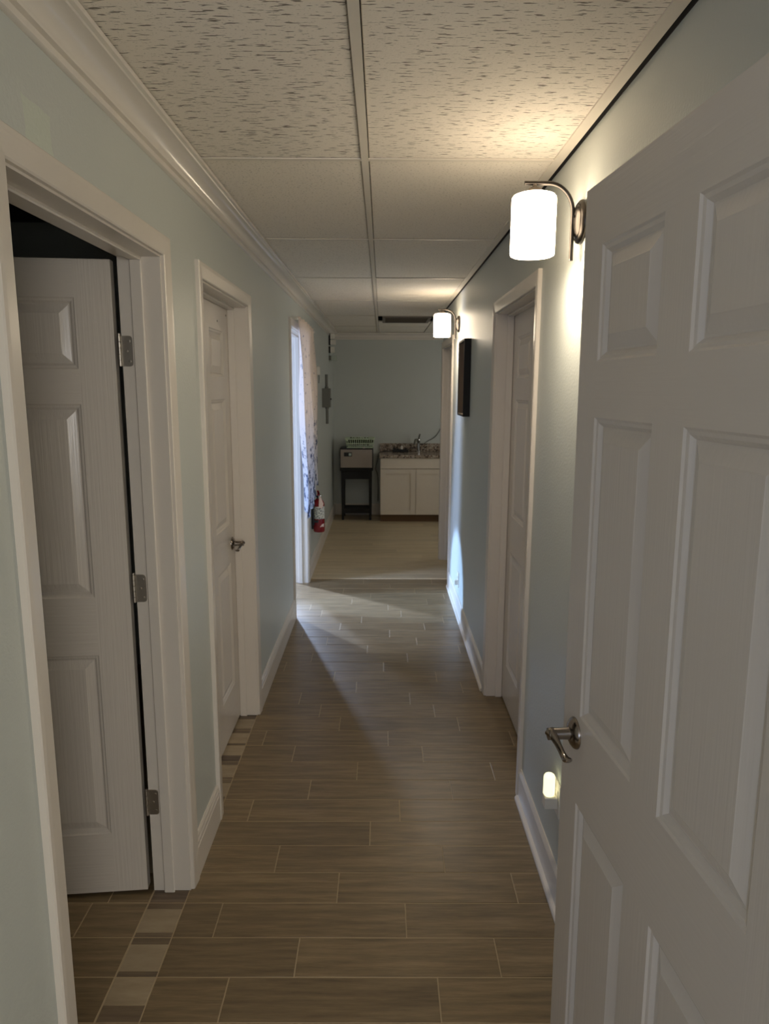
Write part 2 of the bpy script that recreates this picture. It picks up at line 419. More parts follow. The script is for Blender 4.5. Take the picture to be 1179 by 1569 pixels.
# ------------------------------------------------------------------ ceiling
ceil = tag(MB().box(-3.9, 2.4, -3.2, YF + 0.15, ZT, ZT + 0.05).build('ceiling', M['dark']), 'cream lay-in tile ceiling over the corridor', 'ceiling', kind='structure')
XT = -0.058; T0 = 2.4036; TP = 1.219; TW = 0.0235
XA0, XA1 = 0.546, 0.5785         # wall angle at the right wall, a dark gap beyond it
rows = [T0 + i * TP for i in range(-4, 7)]
for i, ya in enumerate(rows):
    yb = ya + TP
    if ya > YF: break
    yb = min(yb, YF - 0.005)
    cols = [(XL + 0.02, XT - TW / 2), (XT + TW / 2, XA0 + 0.006)]
    if yb > 7.3: cols[1] = (XT + TW / 2, XT + 0.61 - TW / 2); cols.append((XT + 0.61 + TW / 2, 1.15))
    for j, (xa, xb) in enumerate(cols):
        fiss = (yb <= T0 + 0.01)
        if j == 1 and abs(ya - (T0 + 4 * TP)) < 0.01: yy = (ya + 0.64, yb)      # a return grille fills the near half
        else: yy = (ya, yb)
        hx, hy = (xb - xa) / 2 - 0.002, (yy[1] - yy[0]) / 2 - TW / 2 + 0.002
        t = MB().cbox(-hx, hx, -hy, hy, 0, 0.015, 0.002).build('ceiling_tile', M['tile_f'] if fiss else M['tile_p'], ceil, loc=((xa + xb) / 2, (yy[0] + yy[1]) / 2, ZC + 0.004))
        t.rotation_euler = (random.uniform(-0.0012, 0.0012), random.uniform(-0.0018, 0.0018), 0)
    for xa, xb in ((XL + 0.02, XT - TW / 2), (XT + TW / 2, XA0 + 0.003)):
        MB().box(xa, xb, yb - TW / 2, yb + TW / 2, ZC, ZC + 0.003).build('cross_tee', M['tee'], ceil)
MB().box(XT - TW / 2, XT + TW / 2, -2.5, YF, ZC - 0.0008, ZC + 0.003).build('main_tee', M['tee'], ceil)
MB().box(XA0, XA1, 0.6, 6.97, ZC - 0.0015, ZC + 0.003).box(XA1 - 0.002, XA1, 0.6, 6.97, ZC, ZC + 0.025).build('wall_angle', M['tee'], ceil)
MB().box(XA0, 0.615, 6.968, T0 + 4 * TP + TW / 2, ZC - 0.001, ZC + 0.003).build('wall_angle', M['tee'], ceil)
MB().box(XT + 0.61 - TW / 2, XT + 0.61 + TW / 2 + 0.06, T0 + 4 * TP, YF, ZC - 0.0008, ZC + 0.003).build('main_tee', M['tee'], ceil)
# black sheet and strip standing in for the unlit plenum's darkness in the gap
MB().box(XL, XR + 0.001, -2.9, YF, ZC + 0.09, ZC + 0.10).box(XR - 0.002, XR, 0.6, 6.97, ZC - 0.001, ZC + 0.09).build('plenum_shade', M['black'], ceil)
MB().box(-2.2, XL, -3.0, 0.45, ZC, ZC + 0.02).box(XL, 2.2, -3.0, -2.5, ZC, ZC + 0.02).box(0.6, 2.2, -2.5, 0.5, ZC, ZC + 0.02).build('ceiling_board', M['tee'], ceil)
MB().box(XR + 0.01, 2.2, 6.97, YF, ZC + 0.02, ZC + 0.03).build('ceiling_board', M['tee'], ceil)

# return grille
gx0, gx1, gy0, gy1 = 0.0, 0.50, 7.30, 7.90
vent = empty('ceiling_vent', ((gx0 + gx1) / 2, (gy0 + gy1) / 2, ZC))
tag(vent, 'louvred brown-grey return air grille set in the ceiling behind the far lamp', 'vent')
hx, hy = (gx1 - gx0) / 2, (gy1 - gy0) / 2
MB().box(-hx, hx, -hy, -hy + .03, -.012, 0.002).box(-hx, hx, hy - .03, hy, -.012, 0.002).box(-hx, -hx + .03, -hy + .03, hy - .03, -.012, 0.002).box(hx - .03, hx, -hy + .03, hy - .03, -.012, 0.002).build('frame', M['grille'], vent)
MB().box(-hx + .02, hx - .02, -hy + .02, hy - .02, .04, .045).build('backing', M['black'], vent)
for i in range(12):
    yy = -hy + 0.05 + i * (2 * hy - 0.1) / 11
    MB().add([(-hx + .03, yy - .012, -.008), (hx - .03, yy - .012, -.008), (hx - .03, yy + .010, .022), (-hx + .03, yy + .010, .022),
              (-hx + .03, yy - .010, -.010), (hx - .03, yy - .010, -.010), (hx - .03, yy + .012, .020), (-hx + .03, yy + .012, .020)],
             [(0, 1, 2, 3), (7, 6, 5, 4), (0, 4, 5, 1), (2, 6, 7, 3), (0, 3, 7, 4), (1, 5, 6, 2)]).build('louver', M['grille'], vent)

# ------------------------------------------------------------------ crown and baseboards
crown = [(0, 0), (0.008, 0), (0.012, 0.003), (0.013, 0.014), (0.009, 0.017), (0.009, 0.020), (0.020, 0.022), (0.021, 0.027), (0.017, 0.029)]
for i in range(9):
    a = math.pi / 2 * i / 8
    crown.append((0.017 + 0.047 * (1 - math.cos(a)), 0.031 + 0.039 * math.sin(a)))
crown += [(0.066, 0.074), (0.075, 0.076), (0.076, 0.086), (0, 0.086)]
ZCR = ZC - 0.086
tag(MB().extrude(crown, 0.55, YF - 0.0, lambda p, q, t: (XL + p, t, ZCR + q)).build('trim_1', M['crown'], smooth=True), 'glossy white cove crown moulding along the left wall', 'moulding', kind='structure')
tag(MB().extrude(crown, XL + 0.002, 2.2, lambda p, q, t: (t, YF - p, ZCR + q)).build('trim_2', M['crown'], smooth=True), 'white crown moulding across the far wall', 'moulding', kind='structure')
base = [(0, 0), (0.013, 0), (0.013, 0.112), (0.010, 0.116), (0.013, 0.122), (0.013, 0.132), (0.009, 0.140), (0.009, 0.148), (0.004, 0.156), (0, 0.156)]
CW = 0.063                       # casing reveal and width together
segs = [(0.55, D1[0] - CW, 'white baseboard before the open door'), (D1[1] + CW, D2[0] - CW, 'short white baseboard between the two left doors'),
        (D2[1] + CW, D3[0] - CW, 'white baseboard between closed left door and curtain'), (D3[1] + CW, YF, 'white baseboard under the fire extinguisher')]
for a, b, lab in segs:
    tag(MB().extrude(base, a, b, lambda p, q, t: (XL + p, t, q)).build('baseboard_left', M['trim']), lab, 'baseboard', kind='structure')
rbase = [(0, 0), (0.012, 0), (0.012, 0.118), (0.008, 0.128), (0.004, 0.136), (0, 0.136)]
shoe = [(0.012, 0), (0.026, 0), (0.026, 0.010), (0.022, 0.016), (0.012, 0.020)]
for a, b, lab in [(0.62, DA[0] - CW, 'white baseboard under the glowing night light'), (DA[1] + CW, DB[0] - CW, 'white baseboard under the daylit wall outlet')]:
    o = tag(MB().extrude(rbase, a, b, lambda p, q, t: (XR - p, t, q)).build('baseboard_right', M['trim']), lab, 'baseboard', kind='structure')
    MB().extrude(shoe, a, b, lambda p, q, t: (XR - p, t, q)).build('shoe_moulding', M['trim'], o)
o = MB().extrude(base, XL + .013, -0.02, lambda p, q, t: (t, YF - p, q)).build('baseboard_far', M['trim']); tag(o, 'shaded white baseboard behind the black stand', 'baseboard', kind='structure')

# ------------------------------------------------------------------ doors
cas = [(0.006, 0), (0.006, 0.010), (0.010, 0.0125), (0.048, 0.016), (0.060, 0.016), (0.063, 0.013), (0.063, 0)]
def u_sweep(prof, D, xface, sgn):
    """profile (offset out from the clear opening, distance off the wall face) swept up, over and down with mitred corners"""
    y0, y1, zt = D; m = MB(); n = len(prof); vs = []
    for ring in range(4):
        for o, d in prof:
            yy = y0 - o if ring < 2 else y1 + o
            zz = 0.001 if ring in (0, 3) else zt + o
            vs.append((xface + sgn * d, yy, zz))
    fs = [(r * n + i, r * n + (i + 1) % n, (r + 1) * n + (i + 1) % n, (r + 1) * n + i) for r in range(3) for i in range(n)]
    fs += [tuple(range(n - 1, -1, -1)), tuple(range(3 * n, 4 * n))]
    return m.add(vs, fs)
def door_frame(root, D, xface, sgn, stop=None):
    u_sweep(cas, D, xface, sgn).build('casing', M['trim'], root)
    u_sweep([(0, 0.0005), (J, 0.0005), (J, -TH - 0.001), (0, -TH - 0.001)], D, xface, sgn).build('jamb', M['trim'], root)
    if stop is not None:
        u_sweep([(-0.011, -stop), (-0.011, -stop - 0.030), (-0.008, -stop - 0.033), (0, -stop - 0.033), (0, -stop), (-0.008, -stop + 0.003)], D, xface, sgn).build('door_stop', M['trim'], root)
PROWS = [(0.217, 0.849), (1.040, 1.645), (1.748, 1.955)]
def door_leaf(root, w_, h_, stile, mull, name='door_leaf', thick=0.035, deep=False):
    """six-panel moulded leaf; local x across, front face at y=0 looking to -y"""
    cols = [(stile, (w_ - mull) / 2), ((w_ + mull) / 2, w_ - stile)]
    xs = [0] + [v for c in cols for v in c] + [w_]; zs = [0] + [v for r in PROWS for v in r] + [h_]
    m = MB()
    def q(x0, x1, z0, z1, y=0.0, mi=0): m.add([(x0, y, z0), (x1, y, z0), (x1, y, z1), (x0, y, z1)], [(0, 1, 2, 3)], mi)
    for i in range(5):
        for j in range(7):
            if i in (1, 3) and j in (1, 3, 5): continue
            q(xs[i], xs[i + 1], zs[j], zs[j + 1], 0, 1 if (j in (0, 2, 4, 6) and i in (1, 2, 3)) else 0)
    for (x0, x1) in cols:
        for (z0, z1) in PROWS:
            prev = None
            for ins, dep in ((0, 0), (0.004, 0.0035), (0.010, 0.0050), (0.017, 0.0115)):
                ring = [(x0 + ins, dep, z0 + ins), (x1 - ins, dep, z0 + ins), (x1 - ins, dep, z1 - ins), (x0 + ins, dep, z1 - ins)]
                if prev: m.add(prev + ring, [(a, (a + 1) % 4, 4 + (a + 1) % 4, 4 + a) for a in range(4)])
                prev = ring
            m.add(prev, [(0, 1, 2, 3)])
    m.add([(0, 0, 0), (w_, 0, 0), (w_, 0, h_), (0, 0, h_), (0, thick, 0), (w_, thick, 0), (w_, thick, h_), (0, thick, h_)],
          [(4, 7, 6, 5), (0, 4, 5, 1), (3, 2, 6, 7), (0, 3, 7, 4), (1, 5, 6, 2)])
    leaf = bpy.data.objects.new(name, None)
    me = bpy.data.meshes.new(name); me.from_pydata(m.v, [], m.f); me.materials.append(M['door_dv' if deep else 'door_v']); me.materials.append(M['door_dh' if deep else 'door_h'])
    me.polygons.foreach_set('material_index', m.mi)
    leaf = bpy.data.objects.new(name, me); COL.objects.link(leaf); leaf.parent = root
    for (x0, x1) in cols:
        for (z0, z1) in PROWS:
            p = MB(); prev = None
            for ins, dep in ((0.0175, 0.0113), (0.021, 0.0108), (0.044, 0.0024), (0.046, 0.0014)):
                ring = [(x0 + ins, dep, z0 + ins), (x1 - ins, dep, z0 + ins), (x1 - ins, dep, z1 - ins), (x0 + ins, dep, z1 - ins)]
                if prev: p.add(prev + ring, [(a, (a + 1) % 4, 4 + (a + 1) % 4, 4 + a) for a in range(4)])
                prev = ring
            p.add(prev, [(0, 1, 2, 3)])
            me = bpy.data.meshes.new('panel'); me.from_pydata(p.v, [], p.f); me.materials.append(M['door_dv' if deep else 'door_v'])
            po = bpy.data.objects.new('panel', me); COL.objects.link(po); po.parent = leaf
    return leaf
def lever(leaf, x, z, dirx, full=True):
    """lever handle standing out of the front face (towards -y)"""
    rose = [(0.002, -0.014), (0.016, -0.014), (0.024, -0.011), (0.031, -0.006), (0.033, -0.002), (0.033, 0.0)]
    m = MB().lathe(rose, 32, (x, 0, z), 'y')
    m.tube([(x, -0.010, z), (x, -0.030, z), (x, -0.058, z)], [0.0135, 0.012, 0.0125], 20)
    pts, rad = [], []
    for i in range(15):
        t = i / 14
        pts.append((x + dirx * (-0.004 + 0.080 * t), -0.052 + 0.006 * math.sin(t * 3.1) + 0.012 * t * t, z + 0.004 - 0.020 * math.sin(t * 2.6) * t - 0.020 * t + 0.010 * t ** 4))
        rad.append((0.0125 - 0.0125 * t * (1 - t) * 2.2 - (0.006 if t > 0.99 else 0.0), 0.011 - 0.006 * t - (0.003 if t > 0.99 else 0)))
    m.tube(pts, rad, 14)
    return m.build('door_handle', M['nickel'], leaf, smooth=True)
def hinge(root, x, y, z):
    """butt hinge: rounded leaf on the jamb face, knuckled barrel at its edge"""
    m = MB(); hz = 0.045; pts = []
    for cx, cz, a0 in ((x + 0.026, z - hz + .010, -90), (x + 0.026, z + hz - .010, 0)):
        for i in range(5):
            a = math.radians(a0 + 22.5 * i); pts.append((cx + 0.010 * math.cos(a), cz + 0.010 * math.sin(a)))
    pts += [(x, z + hz), (x, z - hz)]
    m.extrude(pts, y - 0.0025, y, lambda p, q, t: (p, t, q))
    for i in range(5):
        m.tube([(x - .002, y - .006, z - hz + i * .018 + .0006), (x - .002, y - .006, z - hz + (i + 1) * .018 - .0006)], 0.0058, 12)
    m.tube([(x - .002, y - .006, z + hz), (x - .002, y - .006, z + hz + .006)], 0.0045, 10)
    for dz in (-.03, 0, .03): m.lathe([(.0042, 0), (.0042, -.0012), (.001, -.0016)], 10, (x + .018 + (.008 if dz else 0), y - .0025, z + dz), 'y')
    return m.build('hinge', M['hinge'], root, smooth=True)

# 1: open door into the dark room
d1 = tag(empty('door_1', (0, 0, 0)), 'open white six-panel door swung into the dark room, showing three hinges', 'door', kind='structure')
door_frame(d1, D1, XL, 1, 0.055)
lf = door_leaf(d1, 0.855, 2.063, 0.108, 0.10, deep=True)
ang = math.radians(5.4); hx_, hy_ = -0.798, 2.138
lf.rotation_euler = (0, 0, ang); lf.location = (hx_ - 0.855 * math.cos(ang), hy_ - 0.855 * math.sin(ang), 0.014)
for z in (1.816, 1.080, 0.335): hinge(d1, XL - TH - 0.004, D1[1], z)
# 2: closed, recessed
d2 = tag(empty('door_2'), 'closed white panel door set back in its casing beyond the open door', 'door', kind='structure')
door_frame(d2, D2, XL, 1, 0.057)
lf = door_leaf(d2, D2[1] - D2[0] - 0.006, 2.066, 0.108, 0.10); lf.rotation_euler = (0, 0, math.radians(90)); lf.location = (XL - 0.090, D2[0] + 0.003, 0.012)
lever(lf, D2[1] - D2[0] - 0.006 - 0.062, 0.935, -1)
for (yy, zz) in ((3.246, 1.994), (3.425, 2.035)):
    MB().lathe([(0.0045, 0), (0.0045, -0.0012), (0.001, -0.002)], 12, (yy - D2[0], 0, zz), 'y').build('screw', M['black_plastic'], lf)
# 3: curtained opening
d3 = tag(empty('door_3'), 'doorless white-cased opening half closed by the printed curtain', 'door', kind='structure')
door_frame(d3, D3, XL, 1, 0.05)
# 4: closed on the right
d4 = tag(empty('door_4'), 'closed white panel door in the right wall between the two lamps', 'door', kind='structure')
door_frame(d4, DA, XR, -1, 0.053)
lf = door_leaf(d4, DA[1] - DA[0] - 0.006, 2.066, 0.108, 0.11); lf.rotation_euler = (0, 0, math.radians(-90)); lf.location = (XR + 0.087, DA[1] - 0.003, 0.012)
# 5: far right opening
d5 = tag(empty('door_5'), 'open white-cased doorway in the right wall beside the sink cabinet', 'door', kind='structure')
door_frame(d5, DB, XR, -1, 0.05)
# 6: the near door standing open against the right wall
NW = 0.762; ea, eb = Vector((0.390, 1.417)), Vector((0.446, 0.657))
d6 = tag(empty('door_6'), 'large white six-panel door with nickel lever standing open in front', 'door', kind='structure')
lf = door_leaf(d6, NW, 2.068, 0.092, 0.098)
phi = math.atan2(eb.y - ea.y, eb.x - ea.x)
d6.location = (ea.x, ea.y, 2.080); d6.rotation_euler = (math.radians(0.42), 0, phi)
lf.location = (0, 0, -2.068)
lever(lf, 0.072, 0.995, 1)

# ------------------------------------------------------------------ wall lamps
def sconce(y, xs, zc, label):
    root = tag(empty('wall_lamp', (XR, y, zc)), label, 'lamp', 'lit wall lamps along the right wall')
    MB().lathe([(0.060, 0), (0.062, -0.006), (0.060, -0.012), (0.052, -0.018), (0.048, -0.017), (0.046, -0.020), (0.034, -0.026), (0.016, -0.029), (0.002, -0.030)], 40, axis='x').build('backplate', M['bronze'], root, smooth=True)
    sx = xs - XR; ax = -0.030
    b = MB().tube([(-0.026, 0, -0.012), (ax, 0, -0.012), (ax - .004, 0, -.012)], 0.0065, 12)
    b.tube([(-0.026, -.016, .012), (-0.036, -.016, .012)], [.005, .003], 10); b.build('knuckle', M['bronze'], root, smooth=True)
    pts = [(ax, 0, -0.110), (ax, 0, -0.02), (ax, 0, 0.02)]
    for i in range(1, 11):
        a = math.pi / 2 * i / 10; pts.append((ax - 0.075 * (1 - math.cos(a)), 0, 0.025 + 0.082 * math.sin(a)))
    pts += [(ax - 0.10, 0, 0.107), (sx - 0.030, 0, 0.107)]
    MB().tube(pts, 0.0062, 14).build('arm', M['bronze'], root, smooth=True)
    MB().lathe([(0.006, 0.104), (0.007, 0.097), (0.018, 0.092), (0.026, 0.084), (0.030, 0.076), (0.030, 0.072)], 24, (sx, 0, 0)).build('shade_holder', M['holder'], root, smooth=True)
    prof = []
    for r, z in ((0.020, 0.076), (0.052, 0.075), (0.060, 0.072), (0.0645, 0.066), (0.0655, 0.058), (0.0655, -0.090), (0.064, -0.096), (0.059, -0.0985), (0.055, -0.097), (0.030, -0.096), (0.002, -0.096)): prof.append((r, z))
    MB().lathe(prof, 40, (sx, 0, 0)).build('shade', M['shade'], root, smooth=True)
    d = bpy.data.lights.new('bulb_light', 'AREA'); d.shape = 'DISK'; d.size = 0.10; d.energy = 2.8; d.color = (1.0, 0.84, 0.64)
    lo = bpy.data.objects.new('bulb_light', d); COL.objects.link(lo); lo.parent = root; lo.location = (sx, 0, -0.0995)   # the open bottom of the shade
    return root
sconce(2.185, 0.446, 2.197, 'larger lit drum lamp on a curved arm, above the night light')
sconce(5.530, 0.459, 2.200, 'smaller lit drum lamp above the black shadow-box frame')

# night light and outlets
def outlet(name, y, z, label):
    root = tag(empty(name, (XR, y, z)), label, 'outlet', kind=None)
    MB().cbox(-0.006, 0, -0.035, 0.035, -0.058, 0.058, 0.002).build('cover_plate', M['white_plastic'], root)
    for dz in (-0.02, 0.02):
        MB().cbox(-0.008, -0.0055, -0.016, 0.016, dz - 0.014, dz + 0.014, 0.001).box(-0.0085, -0.0078, -0.007, -0.005, dz - .005, dz + .005).box(-0.0085, -0.0078, 0.005, 0.007, dz - .005, dz + .005).build('socket', M['white_plastic'], root)
    return root
outlet('wall_outlet', 2.125, 0.368, 'white wall outlet holding the glowing night light')
outlet('wall_outlet', 5.20, 0.265, 'white wall outlet in the patch of blue daylight')
MB_ = MB().cbox(-0.030, 0.0, -0.016, 0.016, 0.235, 0.275, 0.004)
nl = tag(empty('night_light', (XR - 0.009, 2.125, 0.368)), 'small glowing yellow night light plugged in beside the lever handle', 'night light')
b = MB(); b.cbox(-0.040, 0.001, -0.019, 0.019, -0.032, 0.012, 0.004); b.build('body', M['white_plastic'], nl)
b = MB(); prof = []
for i in range(7):
    a = math.pi / 2 * i / 6; prof.append((0.004 + 0.014 * math.sin(math.pi / 2 - a) + 0.001, 0.075 + 0.014 * math.sin(a)))
b.lathe([(0.016, 0.013), (0.019, 0.018), (0.019, 0.075)] + prof[1:], 28, (-0.024, 0, 0)); b.build('lens', M['night'], nl, smooth=True)
pl = tag(MB().cbox(XR - 0.030, XR - 0.0085, 5.185, 5.215, 0.225, 0.262, 0.004).build('plug', M['white_plastic']), 'small white plug in the daylit wall outlet', 'plug')

# ------------------------------------------------------------------ shadow-box frame
fy0, fy1, fz0, fz1, fd = 4.765, 5.125, 1.524, 2.040, 0.046
fr = tag(empty('picture_frame', (XR, fy0, fz0)), 'deep black shadow-box frame with brown backing on the right wall', 'picture frame')
L_, H_ = fy1 - fy0, fz1 - fz0; t = 0.012
MB().box(-fd, 0, 0, t, 0, H_).box(-fd, 0, L_ - t, L_, 0, H_).box(-fd, 0, t, L_ - t, 0, t).box(-fd, 0, t, L_ - t, H_ - t, H_).build('frame', M['black_wood'], fr)
MB().box(-fd + .004, -.006, t, t + .003, t, H_ - t).box(-fd + .004, -.006, L_ - t - .003, L_ - t, t, H_ - t).box(-fd + .004, -.006, t + .003, L_ - t - .003, t, t + .003).build('lining', M['liner'], fr)
MB().box(-.008, -.001, t, L_ - t, t, H_ - t).build('backing', M['brown_mat'], fr)
MB().box(-.004, 0, L_ / 2 - .02, L_ / 2 + .02, H_, H_ + .012).build('hanger', M['black_wood'], fr)

# ------------------------------------------------------------------ curtain on the left opening
rod = tag(empty('curtain_rod', (XL + 0.04, 5.15, 2.205)), 'thin white rod over the curtained opening', 'rod')
MB().tube([(0, 0, 0), (0, 1.34, 0)], 0.006, 10).build('tube', M['white_plastic'], rod)
for yy in (0.02, 1.32): MB().box(-0.04, 0.004, yy - .006, yy + .006, -.012, .012).build('bracket', M['white_plastic'], rod)
m = MB(); NU, NV = 64, 40
def cur(u, v):       # v: 0 top, 1 hem
    hem = 0.66 + 0.06 * abs(math.sin(u * 7.0)) + 0.10 * max(0, u - 0.55) * 2 + (0.10 if u > 0.8 else 0)
    z = 2.222 * (1 - v) + hem * v
    ya = 5.23 + 0.40 * v ** 1.1; yb = 6.43 + 0.02 * v
    y = ya + (yb - ya) * u + 0.012 * math.sin(9 * u + 5 * v)
    amp = 0.016 + 0.012 * min(1, v * 2)
    x = XL + 0.040 + amp * math.sin(u * 2 * math.pi * 6 + 1.2 * math.sin(v * 3)) + 0.006 * math.sin(v * 9 + u * 5)
    return (x, y, z)
m.add([cur(i / NU, j / NV) for j in range(NV + 1) for i in range(NU + 1)],
      [(j * (NU + 1) + i, j * (NU + 1) + i + 1, (j + 1) * (NU + 1) + i + 1, (j + 1) * (NU + 1) + i) for j in range(NV) for i in range(NU)])
c = m.build('curtain', M['curtain'], smooth=True); sm = c.modifiers.new('cloth', 'SOLIDIFY'); sm.thickness = 0.0016
tag(c, 'white curtain with blue-grey leaf print hanging in the left opening', 'curtain')

# ------------------------------------------------------------------ things on the left wall, far end
fe = tag(empty('fire_extinguisher', (XL + 0.068, 6.42, 0.385)), 'red fire extinguisher with white label and paper tag on the left wall', 'fire extinguisher')
body = [(0.030, 0), (0.048, 0.004), (0.053, 0.014), (0.053, 0.255), (0.050, 0.275), (0.040, 0.298), (0.026, 0.312), (0.020, 0.318)]
MB().lathe(body, 36).build('cylinder', M['red'], fe, smooth=True)
MB().lathe([(0.0536, 0.13), (0.0540, 0.132), (0.0540, 0.245), (0.0536, 0.247)], 36).build('label', M['label'], fe, smooth=True)
MB().lathe([(0.020, 0.316), (0.018, 0.330), (0.018, 0.352), (0.010, 0.356)], 20).build('valve', M['nickel'], fe, smooth=True)
MB().add([], []).box(-0.010, 0.010, -0.075, 0.020, 0.356, 0.364).add([(-.009, -.010, .364), (.009, -.010, .364), (.009, .010, .364), (-.009, .010, .364), (-.009, -.095, .398), (.009, -.095, .398), (.009, -.088, .404), (-.009, -.088, .404)],
        [(0, 1, 5, 4), (3, 7, 6, 2), (0, 4, 7, 3), (1, 2, 6, 5), (4, 5, 6, 7), (0, 3, 2, 1)]).build('lever', M['red'], fe)
MB().lathe([(0.014, 0), (0.014, -0.010), (0.002, -0.012)], 16, (0.012, -0.018, 0.338), 'y').build('gauge', M['chrome'], fe, smooth=True)
hp = [(-0.016, -0.012, 0.338), (-0.045, -0.030, 0.335), (-0.058, -0.036, 0.29), (-0.055, -0.034, 0.20), (-0.050, -0.034, 0.12), (-0.050, -0.036, 0.07)]
MB().tube(hp, [0.008, 0.009, 0.009, 0.009, 0.010, 0.013], 10).build('hose', M['black_plastic'], fe, smooth=True)
tg = MB().add([(0.004, -0.060, 0.24), (0.036, -0.057, 0.23), (0.048, -0.056, 0.275), (0.020, -0.045, 0.345), (0.008, -0.045, 0.345), (0.004, -0.0615, 0.24), (0.036, -0.0585, 0.23), (0.048, -0.0575, 0.275), (0.020, -0.0465, 0.345), (0.008, -0.0465, 0.345)],
              [(0, 1, 2, 3, 4), (9, 8, 7, 6, 5), (0, 5, 6, 1), (1, 6, 7, 2), (2, 7, 8, 3), (3, 8, 9, 4), (4, 9, 5, 0)]); tg.build('paper_tag', M['tag'], fe)
MB().box(-0.068, -0.050, -0.02, 0.02, 0.03, 0.34).box(-0.056, 0.0, -0.056, -0.053, 0.098, 0.12).build('bracket', M['black_plastic'], fe)
st = MB().add([(0.014, -0.0520, 0.055), (0.046, -0.0300, 0.055), (0.048, -0.0272, 0.085), (0.030, -0.0448, 0.080), (0.014, -0.0535, 0.055), (0.047, -0.0312, 0.055), (0.049, -0.0284, 0.085), (0.031, -0.0462, 0.080)],
              [(0, 1, 2, 3), (7, 6, 5, 4), (0, 4, 5, 1), (1, 5, 6, 2), (2, 6, 7, 3), (3, 7, 4, 0)]); st.build('sticker', M['tag'], fe)

sb = tag(empty('switch_box', (XL, 7.70, 1.505)), 'grey metal electrical switch box with conduit above and below', 'switch box')
MB().cbox(0, 0.088, 0, 0.13, 0, 0.205, 0.004).build('box', M['steel'], sb)
MB().tube([(0.046, 0.06, 0.205), (0.046, 0.06, 0.355)], 0.016, 14).lathe([(0.021, 0.205), (0.021, 0.222), (0.017, 0.224)], 14, (0.046, 0.06, 0)).build('conduit', M['steel'], sb, smooth=True)
MB().tube([(0.050, 0.06, 0), (0.050, 0.06, -0.18)], 0.016, 14).lathe([(0.017, -0.018), (0.021, -0.016), (0.021, 0)], 14, (0.050, 0.06, 0)).build('conduit', M['steel'], sb, smooth=True)
MB().tube([(0.088, 0.03, 0.09), (0.102, 0.03, 0.09)], [0.010, 0.008], 12).build('switch_lever', M['black_plastic'], sb, smooth=True)
hk = tag(empty('door_chime', (XL, 7.15, 1.84)), 'small white wall fitting with a dark pull between curtain and switch box', 'chime')
MB().cbox(0, 0.030, -0.020, 0.020, 0, 0.085, 0.006).build('housing', M['white_plastic'], hk)
MB().tube([(0.018, -0.004, 0.0), (0.020, -0.006, -0.03), (0.017, -0.004, -0.08)], 0.003, 8).build('pull', M['black_plastic'], hk)
BOXZ = [(2.300, 0.060, 'topmost white box of the stack high in the far left corner', 0.0), (2.236, 0.055, 'second white box down in the far left corner stack', 0.012), (2.142, 0.066, 'third white box down in the far left corner stack', -0.004)]
for z, h_, lab, dx in BOXZ:
    r = tag(empty('wall_box', (XL, 8.72, z)), lab, 'box', 'small boxes fixed high on the left wall')
    MB().cbox(0.022, 0.074 + dx, 0, 0.06, 0, h_, 0.003).build('cover', M['white_plastic'], r)
    MB().box(0, 0.022, 0.004, 0.056, -0.006, h_ + 0.006).build('back_box', M['black_plastic'], r)
r = tag(empty('wall_box', (XL, 8.72, 2.045)), 'lowest milky box of the stack in the far left corner', 'box', 'small boxes fixed high on the left wall')
MB().cbox(0.030, 0.10, 0, 0.06, 0, 0.062, 0.003).build('cover', M['clear_plastic'], r)
MB().box(0, 0.030, 0.01, 0.05, 0.004, 0.058).build('back_box', M['steel'], r)
tag(MB().cbox(XL, XL + 0.010, 8.785, 8.90, 2.03, 2.34, 0.002).build('mounting_board', M['clear_plastic']), 'pale board behind the stacked wall boxes', 'board')

# ------------------------------------------------------------------ kitchenette
# black stand
stx0, stx1, sty0, sty1 = -0.548, -0.118, 9.04, 9.40
stand = tag(empty('black_stand', ((stx0 + stx1) / 2, (sty0 + sty1) / 2, 0)), 'narrow black wooden stand with low shelf, under the small safe', 'stand')
hx, hy = (stx1 - stx0) / 2, (sty1 - sty0) / 2
MB().cbox(-hx, hx, -hy, hy, 0.655, 0.682, 0.004).build('top', M['black_wood'], stand)
MB().box(-hx + .03, hx - .03, -hy + .02, hy - .02, 0.545, 0.655).build('drawer_apron', M['black_wood'], stand)
for sx in (-1, 1):
    for sy in (-1, 1):
        x, y = sx * (hx - .035), sy * (hy - .035)
        MB().add([(x - .014, y - .014, 0), (x + .014, y - .014, 0), (x + .014, y + .014, 0), (x - .014, y + .014, 0), (x - .019, y - .019, .66), (x + .019, y - .019, .66), (x + .019, y + .019, .66), (x - .019, y + .019, .66)],
                 [(3, 2, 1, 0), (4, 5, 6, 7), (0, 1, 5, 4), (1, 2, 6, 5), (2, 3, 7, 6), (3, 0, 4, 7)]).build('leg', M['black_wood'], stand)
MB().box(-hx + .03, hx - .03, -hy + .025, hy - .025, 0.09, 0.15).build('shelf', M['black_wood'], stand)
# small safe
sf = tag(empty('safe', ((stx0 + stx1) / 2, 9.05, 0.682)), 'small taupe-fronted black safe with keypad, standing on the black stand', 'safe')
MB().cbox(-0.215, 0.215, 0.008, 0.33, 0, 0.265, 0.006).build('case', M['black_plastic'], sf)
MB().cbox(-0.205, 0.205, 0.0, 0.010, 0.012, 0.250, 0.003).build('front', M['safe'], sf)
k = MB().cbox(-0.160, -0.058, -0.007, 0.001, 0.160, 0.212, 0.002).build('keypad', M['black_plastic'], sf)
MB().cbox(-0.098, -0.066, -0.010, -0.0065, 0.170, 0.202, 0.001).build('display', M['clear_plastic'], k)
